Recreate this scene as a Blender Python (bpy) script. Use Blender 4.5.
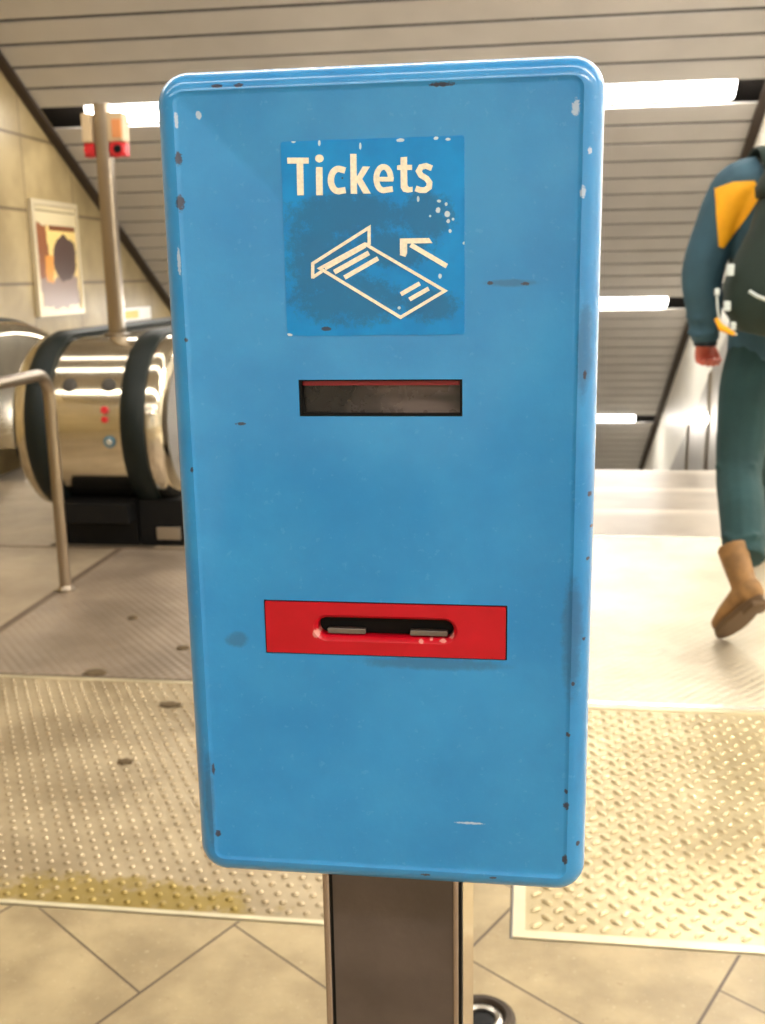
import bpy, bmesh, math, random
from mathutils import Vector, Matrix
random.seed(4)
for o in list(bpy.data.objects): bpy.data.objects.remove(o)
S = bpy.context.scene; COL = S.collection; PI = math.pi

# ---------------------------------------------------------------- camera
def nrm(v): return Vector(v).normalized()
Fpx = 1065.0
Dn = nrm((83, 4766, Fpx)); Xc = Vector((7753, 110, -Fpx)).normalized()
Xc = (Xc - Dn * Xc.dot(Dn)).normalized(); Zc = -Dn; Yc = Zc.cross(Xc)
def c2w(v): v = Vector(v); return Vector((Xc.dot(v), Yc.dot(v), Zc.dot(v)))
CAM = Vector((0, 0, 1.13))
cd = bpy.data.cameras.new('camera'); cam = bpy.data.objects.new('camera', cd); COL.objects.link(cam)
rt, up, bk = c2w((1, 0, 0)), c2w((0, -1, 0)), c2w((0, 0, -1))
cam.matrix_world = Matrix(((rt.x, up.x, bk.x, CAM.x), (rt.y, up.y, bk.y, CAM.y), (rt.z, up.z, bk.z, CAM.z), (0, 0, 0, 1)))
cd.sensor_fit = 'VERTICAL'; cd.sensor_height = 36; cd.lens = 36 * Fpx / 1024
cd.clip_start = 0.05; cd.clip_end = 100
cd.dof.use_dof = True; cd.dof.focus_distance = 0.57; cd.dof.aperture_fstop = 16
S.camera = cam
# ---------------------------------------------------------------- light and exposure
TUBE_SHAFT = 30.0       # emission of the tubes in the sloping ceiling
HALL_ROWS = {4.75: (5, 115), 3.85: (7, 62), 1.9: (24, 34), -.6: (10, 46), -3.0: (13, 54)}   # emission of each hall ceiling row: its left tubes, its right tubes, boosted to brighten that side
w = bpy.data.worlds.new('world'); S.world = w; w.use_nodes = True
w.node_tree.nodes['Background'].inputs[0].default_value = (1.0, 0.93, 0.82, 1)
w.node_tree.nodes['Background'].inputs[1].default_value = 0.35
vs = S.view_settings
vs.view_transform = 'Standard'; vs.look = 'None'; vs.gamma = 1; vs.use_curve_mapping = False
vs.exposure = 0.0

# ---------------------------------------------------------------- helpers
def pxY(x, y, Y):               # a photo point on the upright plane at distance Y
    r = c2w((x - 382.5, y - 512, Fpx)); t = Y / r.y; return CAM + r * t
def lin(c): return tuple(((v / 255 / 12.92) if v / 255 <= .04045 else ((v / 255 + .055) / 1.055) ** 2.4) for v in c)
def mat(name, rgb, rough=.5, metal=0., noise=None, nscale=20, bump=0, bscale=200, spec=.5, coat=0, emis=None, srgb=True):
    m = bpy.data.materials.new(name); m.use_nodes = True; nt = m.node_tree; b = nt.nodes['Principled BSDF']
    c = lin(rgb) if srgb else rgb
    b.inputs['Base Color'].default_value = (*c, 1); b.inputs['Roughness'].default_value = rough
    b.inputs['Metallic'].default_value = metal; b.inputs['Specular IOR Level'].default_value = spec
    b.inputs['Coat Weight'].default_value = coat
    if emis: b.inputs['Emission Color'].default_value = (*emis[0], 1); b.inputs['Emission Strength'].default_value = emis[1]
    tc = nt.nodes.new('ShaderNodeTexCoord')
    if noise:
        n = nt.nodes.new('ShaderNodeTexNoise'); n.inputs['Scale'].default_value = nscale; n.inputs['Detail'].default_value = 6
        nt.links.new(tc.outputs['Object'], n.inputs['Vector'])
        r = nt.nodes.new('ShaderNodeValToRGB'); r.color_ramp.elements[0].position = .35; r.color_ramp.elements[1].position = .68
        r.color_ramp.elements[0].color = (*[v * (1 - noise) for v in c], 1); r.color_ramp.elements[1].color = (*[min(1, v * (1 + noise * .5)) for v in c], 1)
        nt.links.new(n.outputs['Fac'], r.inputs['Fac']); nt.links.new(r.outputs['Color'], b.inputs['Base Color'])
    if bump:
        n2 = nt.nodes.new('ShaderNodeTexNoise'); n2.inputs['Scale'].default_value = bscale; n2.inputs['Detail'].default_value = 3
        nt.links.new(tc.outputs['Object'], n2.inputs['Vector'])
        bp = nt.nodes.new('ShaderNodeBump'); bp.inputs['Strength'].default_value = bump; bp.inputs['Distance'].default_value = .002
        nt.links.new(n2.outputs['Fac'], bp.inputs['Height']); nt.links.new(bp.outputs['Normal'], b.inputs['Normal'])
    return m
class NB:                       # small node helper
    def __init__(s, m): s.nt = m.node_tree; s.b = s.nt.nodes['Principled BSDF']
    def n(s, t, **k):
        q = s.nt.nodes.new(t)
        for a, v in k.items(): setattr(q, a, v)
        return q
    def lk(s, a, b): s.nt.links.new(a, b)
    def m(s, op, a, b=None, c=None, clamp=False):
        q = s.nt.nodes.new('ShaderNodeMath'); q.operation = op; q.use_clamp = clamp
        for i, v in enumerate((a, b, c)):
            if v is None: continue
            if isinstance(v, (int, float)): q.inputs[i].default_value = v
            else: s.lk(v, q.inputs[i])
        return q.outputs[0]
    def mix(s, f, a, b):
        q = s.nt.nodes.new('ShaderNodeMix'); q.data_type = 'RGBA'
        for i, v in ((0, f), (6, a), (7, b)):
            if isinstance(v, (int, float)): q.inputs[i].default_value = v
            elif isinstance(v, tuple): q.inputs[i].default_value = (*v, 1)
            else: s.lk(v, q.inputs[i])
        return q.outputs[2]
    def noise(s, vec, sc, det=4, rough=.55):
        q = s.nt.nodes.new('ShaderNodeTexNoise'); q.inputs['Scale'].default_value = sc; q.inputs['Detail'].default_value = det
        q.inputs['Roughness'].default_value = rough; s.lk(vec, q.inputs['Vector']); return q.outputs['Fac']
    def step(s, v, lo, hi):
        q = s.nt.nodes.new('ShaderNodeMapRange'); q.interpolation_type = 'SMOOTHSTEP'
        s.lk(v, q.inputs[0]); q.inputs[1].default_value = lo; q.inputs[2].default_value = hi; return q.outputs[0]
def link(name, me, m, parent=None):
    o = bpy.data.objects.new(name, me); COL.objects.link(o)
    if m:
        for q in (m if isinstance(m, (list, tuple)) else [m]): me.materials.append(q)
    if parent: 
        o.parent = parent
    return o
def root_loc(p):
    l = Vector((0, 0, 0))
    while p: l += p.location; p = p.parent
    return l
def build(name, vf, m, parent=None, smooth=False, loc=None, auto=None):
    """vf: (verts, faces) in place; the object's origin is its parent's, or loc"""
    v, f = vf
    off = root_loc(parent) if parent else Vector(loc or (0, 0, 0))
    me = bpy.data.meshes.new(name); me.from_pydata([Vector(p) - off for p in v], [], f)
    bm = bmesh.new(); bm.from_mesh(me); bmesh.ops.recalc_face_normals(bm, faces=bm.faces); bm.to_mesh(me); bm.free()
    if smooth:
        me.polygons.foreach_set('use_smooth', [True] * len(me.polygons))
        if auto: me.set_sharp_from_angle(angle=math.radians(auto))
    o = link(name, me, m, parent)
    if not parent: o.location = off
    return o
def join(*a):
    V, Fc = [], []
    for v, f in a:
        n = len(V); V += [tuple(p) for p in v]; Fc += [[i + n for i in q] for q in f]
    return V, Fc
def box(x0, x1, y0, y1, z0, z1, bev=0):
    if not bev:
        v = [(x, y, z) for z in (z0, z1) for y in (y0, y1) for x in (x0, x1)]
        return v, [[0, 2, 3, 1], [4, 5, 7, 6], [0, 1, 5, 4], [2, 6, 7, 3], [0, 4, 6, 2], [1, 3, 7, 5]]
    bm = bmesh.new(); bmesh.ops.create_cube(bm, size=1)
    for q in bm.verts: q.co = Vector(((x0 + x1) / 2 + q.co.x * (x1 - x0), (y0 + y1) / 2 + q.co.y * (y1 - y0), (z0 + z1) / 2 + q.co.z * (z1 - z0)))
    bmesh.ops.bevel(bm, geom=bm.edges[:], offset=bev, segments=3, affect='EDGES', profile=.5)
    return bm_vf(bm)
def bm_vf(bm):
    bm.verts.index_update(); r = ([tuple(q.co) for q in bm.verts], [[q.index for q in f.verts] for f in bm.faces]); bm.free(); return r
def rrect(x0, x1, z0, z1, r, n=6):
    P = []
    for cx, cz, a0 in ((x1 - r, z1 - r, 0), (x0 + r, z1 - r, PI / 2), (x0 + r, z0 + r, PI), (x1 - r, z0 + r, 1.5 * PI)):
        for i in range(n + 1):
            a = a0 + PI / 2 * i / n; P.append((cx + r * math.cos(a), cz + r * math.sin(a)))
    return P
def loops(L, cap0=True, cap1=True, closed=True):
    n = len(L[0]); V = [tuple(p) for l in L for p in l]; Fc = []
    for i in range(len(L) - 1):
        for j in range(n if closed else n - 1):
            k = (j + 1) % n; Fc.append([i * n + j, i * n + k, (i + 1) * n + k, (i + 1) * n + j])
    if cap0: Fc.append(list(range(n))[::-1])
    if cap1: Fc.append([(len(L) - 1) * n + j for j in range(n)])
    return V, Fc
def prismX(prof, x0, x1): return loops([[(x0, y, z) for y, z in prof], [(x1, y, z) for y, z in prof]])
def prismY(prof, y0, y1): return loops([[(x, y0, z) for x, z in prof], [(x, y1, z) for x, z in prof]])
def prismZ(prof, z0, z1): return loops([[(x, y, z0) for x, y in prof], [(x, y, z1) for x, y in prof]])
def tube(path, rad, n=12, sq=1.0, ref=None):
    """swept tube; rad number or list (r or (rx,ry)); ref = a fixed side direction for flattened sections"""
    P = [Vector(p) for p in path]; L = []; prev = None
    for i, p in enumerate(P):
        t = (P[min(i + 1, len(P) - 1)] - P[max(i - 1, 0)]).normalized()
        if ref is not None: u = Vector(ref)
        elif prev is None: u = Vector((1, 0, 0)) if abs(t.x) < .9 else Vector((0, 1, 0))
        else: u = prev
        u = (u - t * u.dot(t)).normalized(); prev = u; q = t.cross(u)
        r = rad[i] if isinstance(rad, (list, tuple)) else rad
        rx, ry = r if isinstance(r, (list, tuple)) else (r, r * sq)
        L.append([p + u * rx * math.cos(2 * PI * k / n) + q * ry * math.sin(2 * PI * k / n) for k in range(n)])
    return loops(L)
def lathe(prof, c, axis='Z', n=24):
    L = []
    for r, h in prof:
        l = []
        for k in range(n):
            a = 2 * PI * k / n; x, y = r * math.cos(a), r * math.sin(a)
            l.append({'Z': (c[0] + x, c[1] + y, c[2] + h), 'Y': (c[0] + x, c[1] + h, c[2] + y), 'X': (c[0] + h, c[1] + x, c[2] + y)}[axis])
        L.append(l)
    return loops(L)
def ellips(c, r, n=14, m=10):
    L = []
    for i in range(1, m):
        a = PI * i / m; L.append([(c[0] + r[0] * math.sin(a) * math.cos(2 * PI * k / n), c[1] + r[1] * math.sin(a) * math.sin(2 * PI * k / n), c[2] + r[2] * math.cos(a)) for k in range(n)])
    return loops(L)
def catmull(P, n=6):
    P = [Vector(p) for p in P]; out = []
    for i in range(len(P) - 1):
        a, b, c, d = P[max(i - 1, 0)], P[i], P[i + 1], P[min(i + 2, len(P) - 1)]
        for k in range(n):
            t = k / n; out.append(.5 * ((2 * b) + (c - a) * t + (2 * a - 5 * b + 4 * c - d) * t * t + (3 * b - a - 3 * c + d) * t ** 3))
    out.append(P[-1]); return out
def thing(name, label, cat, loc=(0, 0, 0), group=None):
    o = bpy.data.objects.new(name, None); COL.objects.link(o); o.location = loc; o.empty_display_size = .1
    o['label'] = label; o['category'] = cat
    if group: o['group'] = group
    return o
def tag(o, label, cat, group=None):
    o['label'] = label; o['category'] = cat
    if group: o['group'] = group
    return o
def struct(name, vf, m, parent=None, **k):
    o = build(name, vf, m, parent, **k)
    if not parent: o['kind'] = 'structure'
    return o
def bake(o):                      # apply an object's modifiers
    dg = bpy.context.evaluated_depsgraph_get(); dg.update(); me = bpy.data.meshes.new_from_object(o.evaluated_get(dg))
    o.modifiers.clear(); o.data = me; return o
def cut(o, *vfs):
    for vf in vfs:
        c = build('cutter', vf, None); c.location = (0, 0, 0)
        off = root_loc(o.parent)
        c.location = -Vector((0, 0, 0)) ; c.matrix_world = Matrix()
        md = o.modifiers.new('b', 'BOOLEAN'); md.operation = 'DIFFERENCE'; md.object = c; md.solver = 'EXACT'
        bpy.context.view_layer.update(); bake(o); me = c.data; bpy.data.objects.remove(c); bpy.data.meshes.remove(me)
    return o
def remesh(o, vox, it=4):
    md = o.modifiers.new('r', 'REMESH'); md.mode = 'VOXEL'; md.voxel_size = vox; md.use_smooth_shade = True
    s = o.modifiers.new('s', 'SMOOTH'); s.iterations = it; s.factor = .5
    return bake(o)

# ---------------------------------------------------------------- materials of the place
M_plank = mat('painted_ceiling_slat', (208, 203, 198), .33, .0, noise=.06, nscale=3)
M_gap = mat('dark_ceiling_gap', (26, 20, 14), .9)
M_wall = mat('cream_wall_panel', (206, 180, 128), .45)
nb = NB(M_wall); g = nb.n('ShaderNodeNewGeometry'); sp = nb.n('ShaderNodeSeparateXYZ'); nb.lk(g.outputs['Position'], sp.inputs[0])
def joint(c, per, off, wd): 
    a = nb.m('FRACT', nb.m('DIVIDE', nb.m('SUBTRACT', c, off), per)); a = nb.m('ABSOLUTE', nb.m('SUBTRACT', a, .5)); return nb.m('GREATER_THAN', a, .5 - wd / per / 2)
jz = joint(sp.outputs['Z'], .5, 1.105, .022); jy = joint(sp.outputs['Y'], .8, 7.3, .014)
jn = nb.m('MAXIMUM', jz, jy); nz = nb.noise(g.outputs['Position'], 2.2, 6)
cc = nb.mix(nb.step(nz, .35, .7), lin((146, 127, 88)), lin((176, 156, 114)))
nb.lk(nb.mix(nb.m('MULTIPLY', jn, .8), cc, lin((84, 66, 40))), nb.b.inputs['Base Color'])
M_wallR = mat('pale_wall', (246, 241, 228), .4, noise=.05, nscale=2)
M_steel = mat('brushed_steel', (216, 208, 190), .13, 1.0, noise=.12, nscale=6)
M_steel_flat = mat('satin_steel', (176, 170, 160), .34, 1.0, noise=.1, nscale=5)
M_steel_tube = mat('steel_tube', (158, 146, 130), .28, 1.0)
M_rubber = mat('black_rubber', (10, 20, 18), .5, spec=.3)
M_black = mat('black_plinth', (10, 10, 10), .6, spec=.2)
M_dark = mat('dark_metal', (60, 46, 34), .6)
M_tubeS = mat('lit_tube', (255, 250, 240), .5, emis=((1, .955, .89), TUBE_SHAFT))
M_white = mat('white_enamel', (225, 222, 212), .4)
M_red = mat('signal_red', (190, 22, 30), .4)

# floor tiles: square stone tiles laid diagonally in running bond
M_tile = mat('stone_tile', (186, 166, 128), .42)
nb = NB(M_tile); g = nb.n('ShaderNodeNewGeometry'); sp = nb.n('ShaderNodeSeparateXYZ'); nb.lk(g.outputs['Position'], sp.inputs[0])
X_, Y_ = sp.outputs['X'], sp.outputs['Y']
nn = nb.m('ADD', nb.m('MULTIPLY', X_, .61), nb.m('MULTIPLY', Y_, .79))       # across the bond
uu = nb.m('SUBTRACT', nb.m('MULTIPLY', X_, .89), nb.m('MULTIPLY', Y_, .46))  # along
PU, PN = .386, .436
col_ = nb.m('DIVIDE', nb.m('SUBTRACT', uu, -1.211), PU); ci = nb.m('FLOOR', col_)
par = nb.m('MULTIPLY', nb.m('ABSOLUTE', nb.m('MODULO', ci, 2.0)), .5)
row = nb.m('ADD', nb.m('DIVIDE', nb.m('SUBTRACT', nn, .984), PN), par)
def edge(v, per, wd):
    a = nb.m('ABSOLUTE', nb.m('SUBTRACT', nb.m('FRACT', v), .5)); return nb.m('GREATER_THAN', a, .5 - wd / per / 2)
jn = nb.m('MAXIMUM', edge(col_, PU, .0055), edge(row, PN, .0042))
P_ = g.outputs['Position']
base = nb.mix(nb.step(nb.noise(P_, 7, 8), .3, .72), lin((124, 108, 78)), lin((156, 139, 104)))
base = nb.mix(nb.m('MULTIPLY', nb.step(nb.noise(P_, 42, 5, .7), .60, .68), .45), base, lin((120, 100, 70)))
base = nb.mix(nb.m('MULTIPLY', nb.step(nb.noise(P_, 110, 3, .6), .62, .70), .3), base, lin((186, 172, 142)))
nb.lk(nb.mix(jn, base, lin((72, 56, 36))), nb.b.inputs['Base Color'])
bp = nb.n('ShaderNodeBump'); bp.inputs['Strength'].default_value = .5; bp.inputs['Distance'].default_value = .002; bp.invert = True
nb.lk(jn, bp.inputs['Height']); nb.lk(bp.outputs['Normal'], nb.b.inputs['Normal'])

def plate_mat(name, c1, c2, rough, metal, stain=None, ribs=None):
    m = mat(name, c1, rough, metal); nb = NB(m); g = nb.n('ShaderNodeNewGeometry'); P = g.outputs['Position']
    b = nb.mix(nb.step(nb.noise(P, 3.2, 7, .6), .32, .7), lin(c2), lin(c1))
    b = nb.mix(nb.m('MULTIPLY', nb.step(nb.noise(P, 30, 4, .7), .6, .7), .35), b, lin([v * .6 for v in c1]))
    sp = nb.n('ShaderNodeSeparateXYZ'); nb.lk(P, sp.inputs[0])
    if stain:                      # yellowish residue along the near edge
        sx, sy, rx, ry, colr = stain
        d = nb.m('ADD', nb.m('POWER', nb.m('DIVIDE', nb.m('SUBTRACT', sp.outputs['X'], sx), rx), 2), nb.m('POWER', nb.m('DIVIDE', nb.m('SUBTRACT', sp.outputs['Y'], sy), ry), 2))
        d = nb.m('ADD', d, nb.m('MULTIPLY', nb.m('SUBTRACT', nb.noise(P, 16, 8, .8), .5), 6.0))
        f = nb.m('SUBTRACT', 1.0, nb.step(d, .35, 1.25)); b = nb.mix(nb.m('MULTIPLY', f, .75), b, lin(colr))
    nb.lk(b, nb.b.inputs['Base Color'])
    nb.lk(nb.m('ADD', rough - .08, nb.m('MULTIPLY', nb.noise(P, 9, 5), .2)), nb.b.inputs['Roughness'])
    if ribs:
        h = nb.m('MULTIPLY', nb.m('SINE', nb.m('MULTIPLY', sp.outputs['X'], 2 * PI / ribs)), nb.m('SINE', nb.m('MULTIPLY', sp.outputs['Y'], 2 * PI / ribs / 1.2)))
        bp = nb.n('ShaderNodeBump'); bp.inputs['Strength'].default_value = .55; bp.inputs['Distance'].default_value = .0022
        nb.lk(h, bp.inputs['Height']); nb.lk(bp.outputs['Normal'], nb.b.inputs['Normal'])
    return m
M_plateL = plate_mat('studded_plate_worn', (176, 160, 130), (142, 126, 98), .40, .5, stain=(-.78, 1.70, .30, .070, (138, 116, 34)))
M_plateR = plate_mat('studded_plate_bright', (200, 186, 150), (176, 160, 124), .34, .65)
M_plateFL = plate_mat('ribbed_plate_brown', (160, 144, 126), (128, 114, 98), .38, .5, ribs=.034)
M_plateFR = plate_mat('ribbed_plate_pale', (226, 216, 194), (204, 192, 168), .30, .6, ribs=.034)  # paler than the brown ribbed plate, its overexposure put into the colour
M_plateA = plate_mat('smooth_plate_pale', (170, 154, 130), (146, 130, 108), .4, .4)
M_frame = mat('plate_frame_metal', (214, 204, 172), .35, .5, noise=.15, nscale=12)
M_landing = mat('landing_stone', (205, 192, 172), .3)
nb = NB(M_landing); g = nb.n('ShaderNodeNewGeometry'); sp = nb.n('ShaderNodeSeparateXYZ'); nb.lk(g.outputs['Position'], sp.inputs[0])
bd = nb.m('FRACT', nb.m('DIVIDE', nb.m('SUBTRACT', sp.outputs['Y'], 4.61), .53)); 
wv = nb.mix(nb.step(bd, .7, .98), lin((116, 107, 96)), lin((172, 164, 150)))
nb.lk(nb.mix(nb.step(nb.noise(g.outputs['Position'], 3, 5), .3, .8), wv, lin((146, 137, 124))), nb.b.inputs['Base Color'])

# ---------------------------------------------------------------- the setting
XL, XR, XH = -3.5, 1.52, 4.6      # left wall, right wall of the stair shaft, right wall of the hall
sl = math.atan2(.4752, .8799)     # slope of the shaft
NX = Vector((0, math.cos(sl), -math.sin(sl)))
def ceil_pt(s, off=0):            # s = distance down the slope, off = above the surface
    y = s * .8799; z = (5.590 - .4752 * y) / .8799
    return (y + off * math.sin(sl), z + off * math.cos(sl))
def slab(x0, x1, s0, s1, t0, t1):
    a, b, c, d = ceil_pt(s0, t0), ceil_pt(s1, t0), ceil_pt(s1, t1), ceil_pt(s0, t1)
    return prismX([a, b, c, d], x0, x1)
parts = []; S0 = 8.64; rows = [S0, S0 + 3.0, S0 + 6.0, S0 + 9.0]; gap = .032; hs = .105; pit = (3.0 - 2 * hs) / 13
s = S0 - hs - pit
edges = []
k = 0
while s > 6.95: edges.append((s, s + pit)); s -= pit
for r_ in rows:
    for i in range(13): edges.append((r_ + hs + i * pit, r_ + hs + (i + 1) * pit))
for a, b in edges:
    parts.append(slab(XL, XR, a + gap / 2, b - gap / 2, 0, .012))
sTop = min(a for a, b in edges); yT, zT = ceil_pt(sTop)
yy = yT - .01                      # the flat ceiling over the hall, same slats
zF = zT + .0
HROWS = list(HALL_ROWS)
while yy > -5.4:
    y0 = yy - pit
    if not any(y0 - .04 < r_ < yy + .04 for r_ in HROWS): parts.append(box(XL, XH, y0 + gap / 2, yy - gap / 2, zF, zF + .012))
    yy = y0
struct('ceiling', join(*parts), M_plank)
struct('ceiling', join(slab(XL - .05, XR + .3, sTop - .1, 21.5, .10, .16), box(XL - .05, XH, -5.5, yT, zF + .10, zF + .16)), M_gap)
struct('wall_left', box(XL - .1, XL, -5.5, 18.5, -6.5, 3.7), M_wall)
struct('wall_right', box(XR, XR + .12, 6.2, 18.5, -6.5, 3.6), M_wallR)
struct('wall_front', box(XR, XH, 6.2, 6.3, 0, 3.6), M_wallR)
struct('wall_hall', box(XH, XH + .1, -5.5, 6.3, 0, 3.6), M_wallR)
struct('wall_back', box(XL, XH, -5.6, -5.5, 0, 3.6), M_wallR)
struct('wall_end', box(XL, XR, 18.4, 18.5, -7, 0), M_wallR)
# dark strips standing in for the gap and its shade where the sloping ceiling meets the walls
struct('gap_shade_1', slab(XL, XL + .07, sTop, 20.5, -.03, 0), M_dark)
struct('gap_shade_2', slab(XR - .06, XR, sTop, 20.5, -.03, 0), M_dark)
# floors
struct('floor', box(XL, XH, -5.5, 1.655, -.1, 0), M_tile)
struct('floor', join(box(-.13, -.024, 1.655, 4.6, -.1, -.0005), box(1.6, XH, 1.655, 4.6, -.1, 0)), M_tile)
struct('floor', join(box(-.36, XH, 4.6, 6.2, -.1, 0)), M_landing)
# stairs going down, on the right of the escalators
st = []; 
for i in range(34):
    y0 = 6.2 + i * .30; z1 = -(i + 1) * .162
    st.append(box(-.2, 1.2, y0, y0 + .32, z1 - .2, z1))
struct('stairs', join(*st), M_landing)

# ---------------------------------------------------------------- studded plates
def studs(x0, x1, y0, y1, dx, dy, a, b, h, ang, alt=False):
    V, Fc = [], []; r = 0; y = y0
    while y < y1:
        x = x0 + (dx / 2 if r % 2 else 0); c = 0
        while x < x1:
            t = ang if not alt or (r % 2 == 0) else -ang
            n = len(V); ct, st_ = math.cos(t), math.sin(t)
            for q, (rr, hh) in enumerate(((1, 0), (.72, .7), (.35, 1))):
                for k in range(8):
                    u, v = a * rr * math.cos(k * PI / 4), b * rr * math.sin(k * PI / 4)
                    V.append((x + u * ct - v * st_, y + u * st_ + v * ct, h * hh))
            for q in (0, 1):
                for k in range(8): Fc.append([n + q * 8 + k, n + q * 8 + (k + 1) % 8, n + q * 8 + 8 + (k + 1) % 8, n + q * 8 + 8 + k])
            Fc.append([n + 16 + k for k in range(8)])
            x += dx; c += 1
        y += dy; r += 1
    return V, Fc
M_fdark = mat('dark_plate_joint', (112, 96, 80), .5, .4)
G = 'metal floor plates over the escalator pit'
def plate(label, x0, x1, y0, y1, m, stud=None, fr=.016, fm=None, top=0.0):
    t = thing('floor_plate', label, 'floor plate', ((x0 + x1) / 2, (y0 + y1) / 2, 0), G)
    build('panel', box(x0 + fr, x1 - fr, y0 + fr, y1 - fr, -.06, top - .001), m, t)
    if stud: build('studs', stud, m, t, smooth=True)['kind'] = 'stuff'
    bars = [box(x0, x1, y0 + .001, y0 + fr, -.06, .002), box(x0, x1, y1 - fr, y1 - .001, -.06, .002), box(x0, x0 + fr, y0 + fr, y1 - fr, -.06, .002), box(x1 - fr, x1, y0 + fr, y1 - fr, -.06, .002)]
    build('frame', join(*bars), fm or M_frame, t)
    return t
plate('worn studded metal plate with yellow residue on its near edge, left of the post', XL + .01, -.135, 1.658, 2.765, M_plateL,
      studs(-1.75, -.17, 1.69, 2.74, .034, .029, .0074, .0064, .0042, 0), fr=.012)
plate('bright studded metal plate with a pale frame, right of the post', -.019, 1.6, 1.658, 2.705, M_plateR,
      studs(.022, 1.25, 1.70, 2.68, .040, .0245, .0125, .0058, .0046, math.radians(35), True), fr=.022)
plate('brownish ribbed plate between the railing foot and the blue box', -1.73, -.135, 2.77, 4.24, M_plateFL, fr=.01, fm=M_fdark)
plate('pale smooth plate at far left, beyond the railing', XL + .01, -1.738, 2.77, 4.24, M_plateA, fr=.01, fm=M_fdark)
plate('overexposed pale ribbed plate that the walking person steps on', -.019, 1.6, 2.71, 4.6, M_plateFR, fr=.02, fm=mat('joint_bar_glare', (250, 246, 232), .25, .6))  # frame bars near white, carrying the strip lights' reflection along the joint

# ---------------------------------------------------------------- ceiling lights
def flight(label, x0, x1, s=None, y=None, grp=None, hm=None):
    if s is not None:
        yc, zc = ceil_pt(s, -.012); L = .058
        t = thing('ceiling_light', label, 'ceiling light', ((x0 + x1) / 2, yc, zc), grp)
        build('housing', slab(x0, x1, s - .1, s + .1, .03, .095), M_dark, t)
        prof = []
        for i in range(9):
            a = PI * i / 8; prof.append(ceil_pt(s + .088 * math.cos(a), .028 - .045 * math.sin(a)))
        build('tube_cover', prismX(prof, x0 + .012, x1 - .012), M_tubeS, t, smooth=True, auto=40)
    else:
        t = thing('ceiling_light', label, 'ceiling light', ((x0 + x1) / 2, y, zF), grp)
        build('housing', box(x0, x1, y - .12, y + .12, zF + .03, zF + .095), M_dark, t)
        prof = [(y + .11 * math.cos(PI * i / 8), zF + .028 - .045 * math.sin(PI * i / 8)) for i in range(9)]
        build('tube_cover', prismX(prof, x0 + .012, x1 - .012), hm, t, smooth=True, auto=40)
    return t
names = ['uppermost visible row in the slatted ceiling', 'second row down the sloping ceiling', 'lowest visible row of the sloping ceiling', 'row near the foot of the stairs']
for r, s in enumerate(rows):
    segs = [(-3.13, -1.655, 'left'), (-1.645, -.175, 'middle'), (-.165, 1.30, 'right')]
    for x0, x1, wd in segs:
        if r == 3 and wd != 'right': continue
        x1_ = x1 if r == 0 else x1 - (.06 if wd == 'right' else 0)
        flight('lit white strip light, %s one of the %s' % (wd, names[r]), x0, x1_, s=s, grp='strip lights in the sloping ceiling')
for y in HROWS:
    for i, x0 in enumerate((-3.42, -1.92, -.42, 1.08, 2.58)):
        e = HALL_ROWS[y][1 if x0 > 1 else 0]
        flight('strip light in the hall ceiling above the ticket box', x0, x0 + 1.48, y=y, grp='strip lights in the hall ceiling',
               hm=mat('lit_hall_tube', (255, 250, 240), .5, emis=((1, .95, .87), e)))

# ---------------------------------------------------------------- escalators
NY, NZ, NR = 4.55, .51, .40       # newel centre and radius
YB = 6.70                         # where the slope begins
def bal_path(R, far=15.5, n=22, top_only=False):
    """outline in YZ: from the slope's far end up over the newel and back along the underside"""
    zt = NZ + R; P = []
    tn = math.tan(sl); Lr = 1.0
    P.append((far, zt - (far - YB) * tn))
    for i in range(9, -1, -1):     # easing over the crest
        y = YB - Lr / 2 + Lr * i / 9 ; u = max(0, y - (YB - Lr / 2)); P.append((y, zt - u * u * tn / (2 * Lr)))
    for i in range(n + 1):
        a = PI / 2 + PI * i / n; P.append((NY + R * math.cos(a), NZ + R * math.sin(a)))
    return P
def band(x0, x1, R0, R1, far=15.5):
    """a strip of section x0..x1 by R0..R1 swept along the balustrade outline"""
    A, B = bal_path(R0, far), bal_path(R1, far); L = []
    for (ya, za), (yb, zb) in zip(A, B):
        e = .22 * (x1 - x0)
        L.append([(x0, ya, za), (x1, ya, za), (x1, yb - (yb - ya) * .35, zb - (zb - za) * .35), (x1 - e, yb, zb), (x0 + e, yb, zb), (x0, yb - (yb - ya) * .35, zb - (zb - za) * .35)])
    return loops(L)
def flank(x0, x1, R, far=15.5, low=.0):
    """solid side panel with a round front end"""
    P = bal_path(R, far); tn = math.tan(sl); Q = P[:]
    Q = [p for p in P]
    # close along the bottom
    Q += [(NY + .2, NZ - R), (5.9, NZ - R - .02), (YB, low + .02), (far, low + .1 - (far - YB) * tn)]
    return prismX(Q, x0, x1)
def ring(x0, x1, R0, R1):
    A, B = bal_path(R0), bal_path(R1); L = []
    for (ya, za), (yb, zb) in zip(A, B):
        L.append([(x0, ya, za), (x1, ya, za), (x1 - .0, yb - (yb - ya) * .5, zb - (zb - za) * .5), (x1 - (x1 - x0) * .45, yb, zb), (x0, yb, zb)])
    return loops(L)
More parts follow.
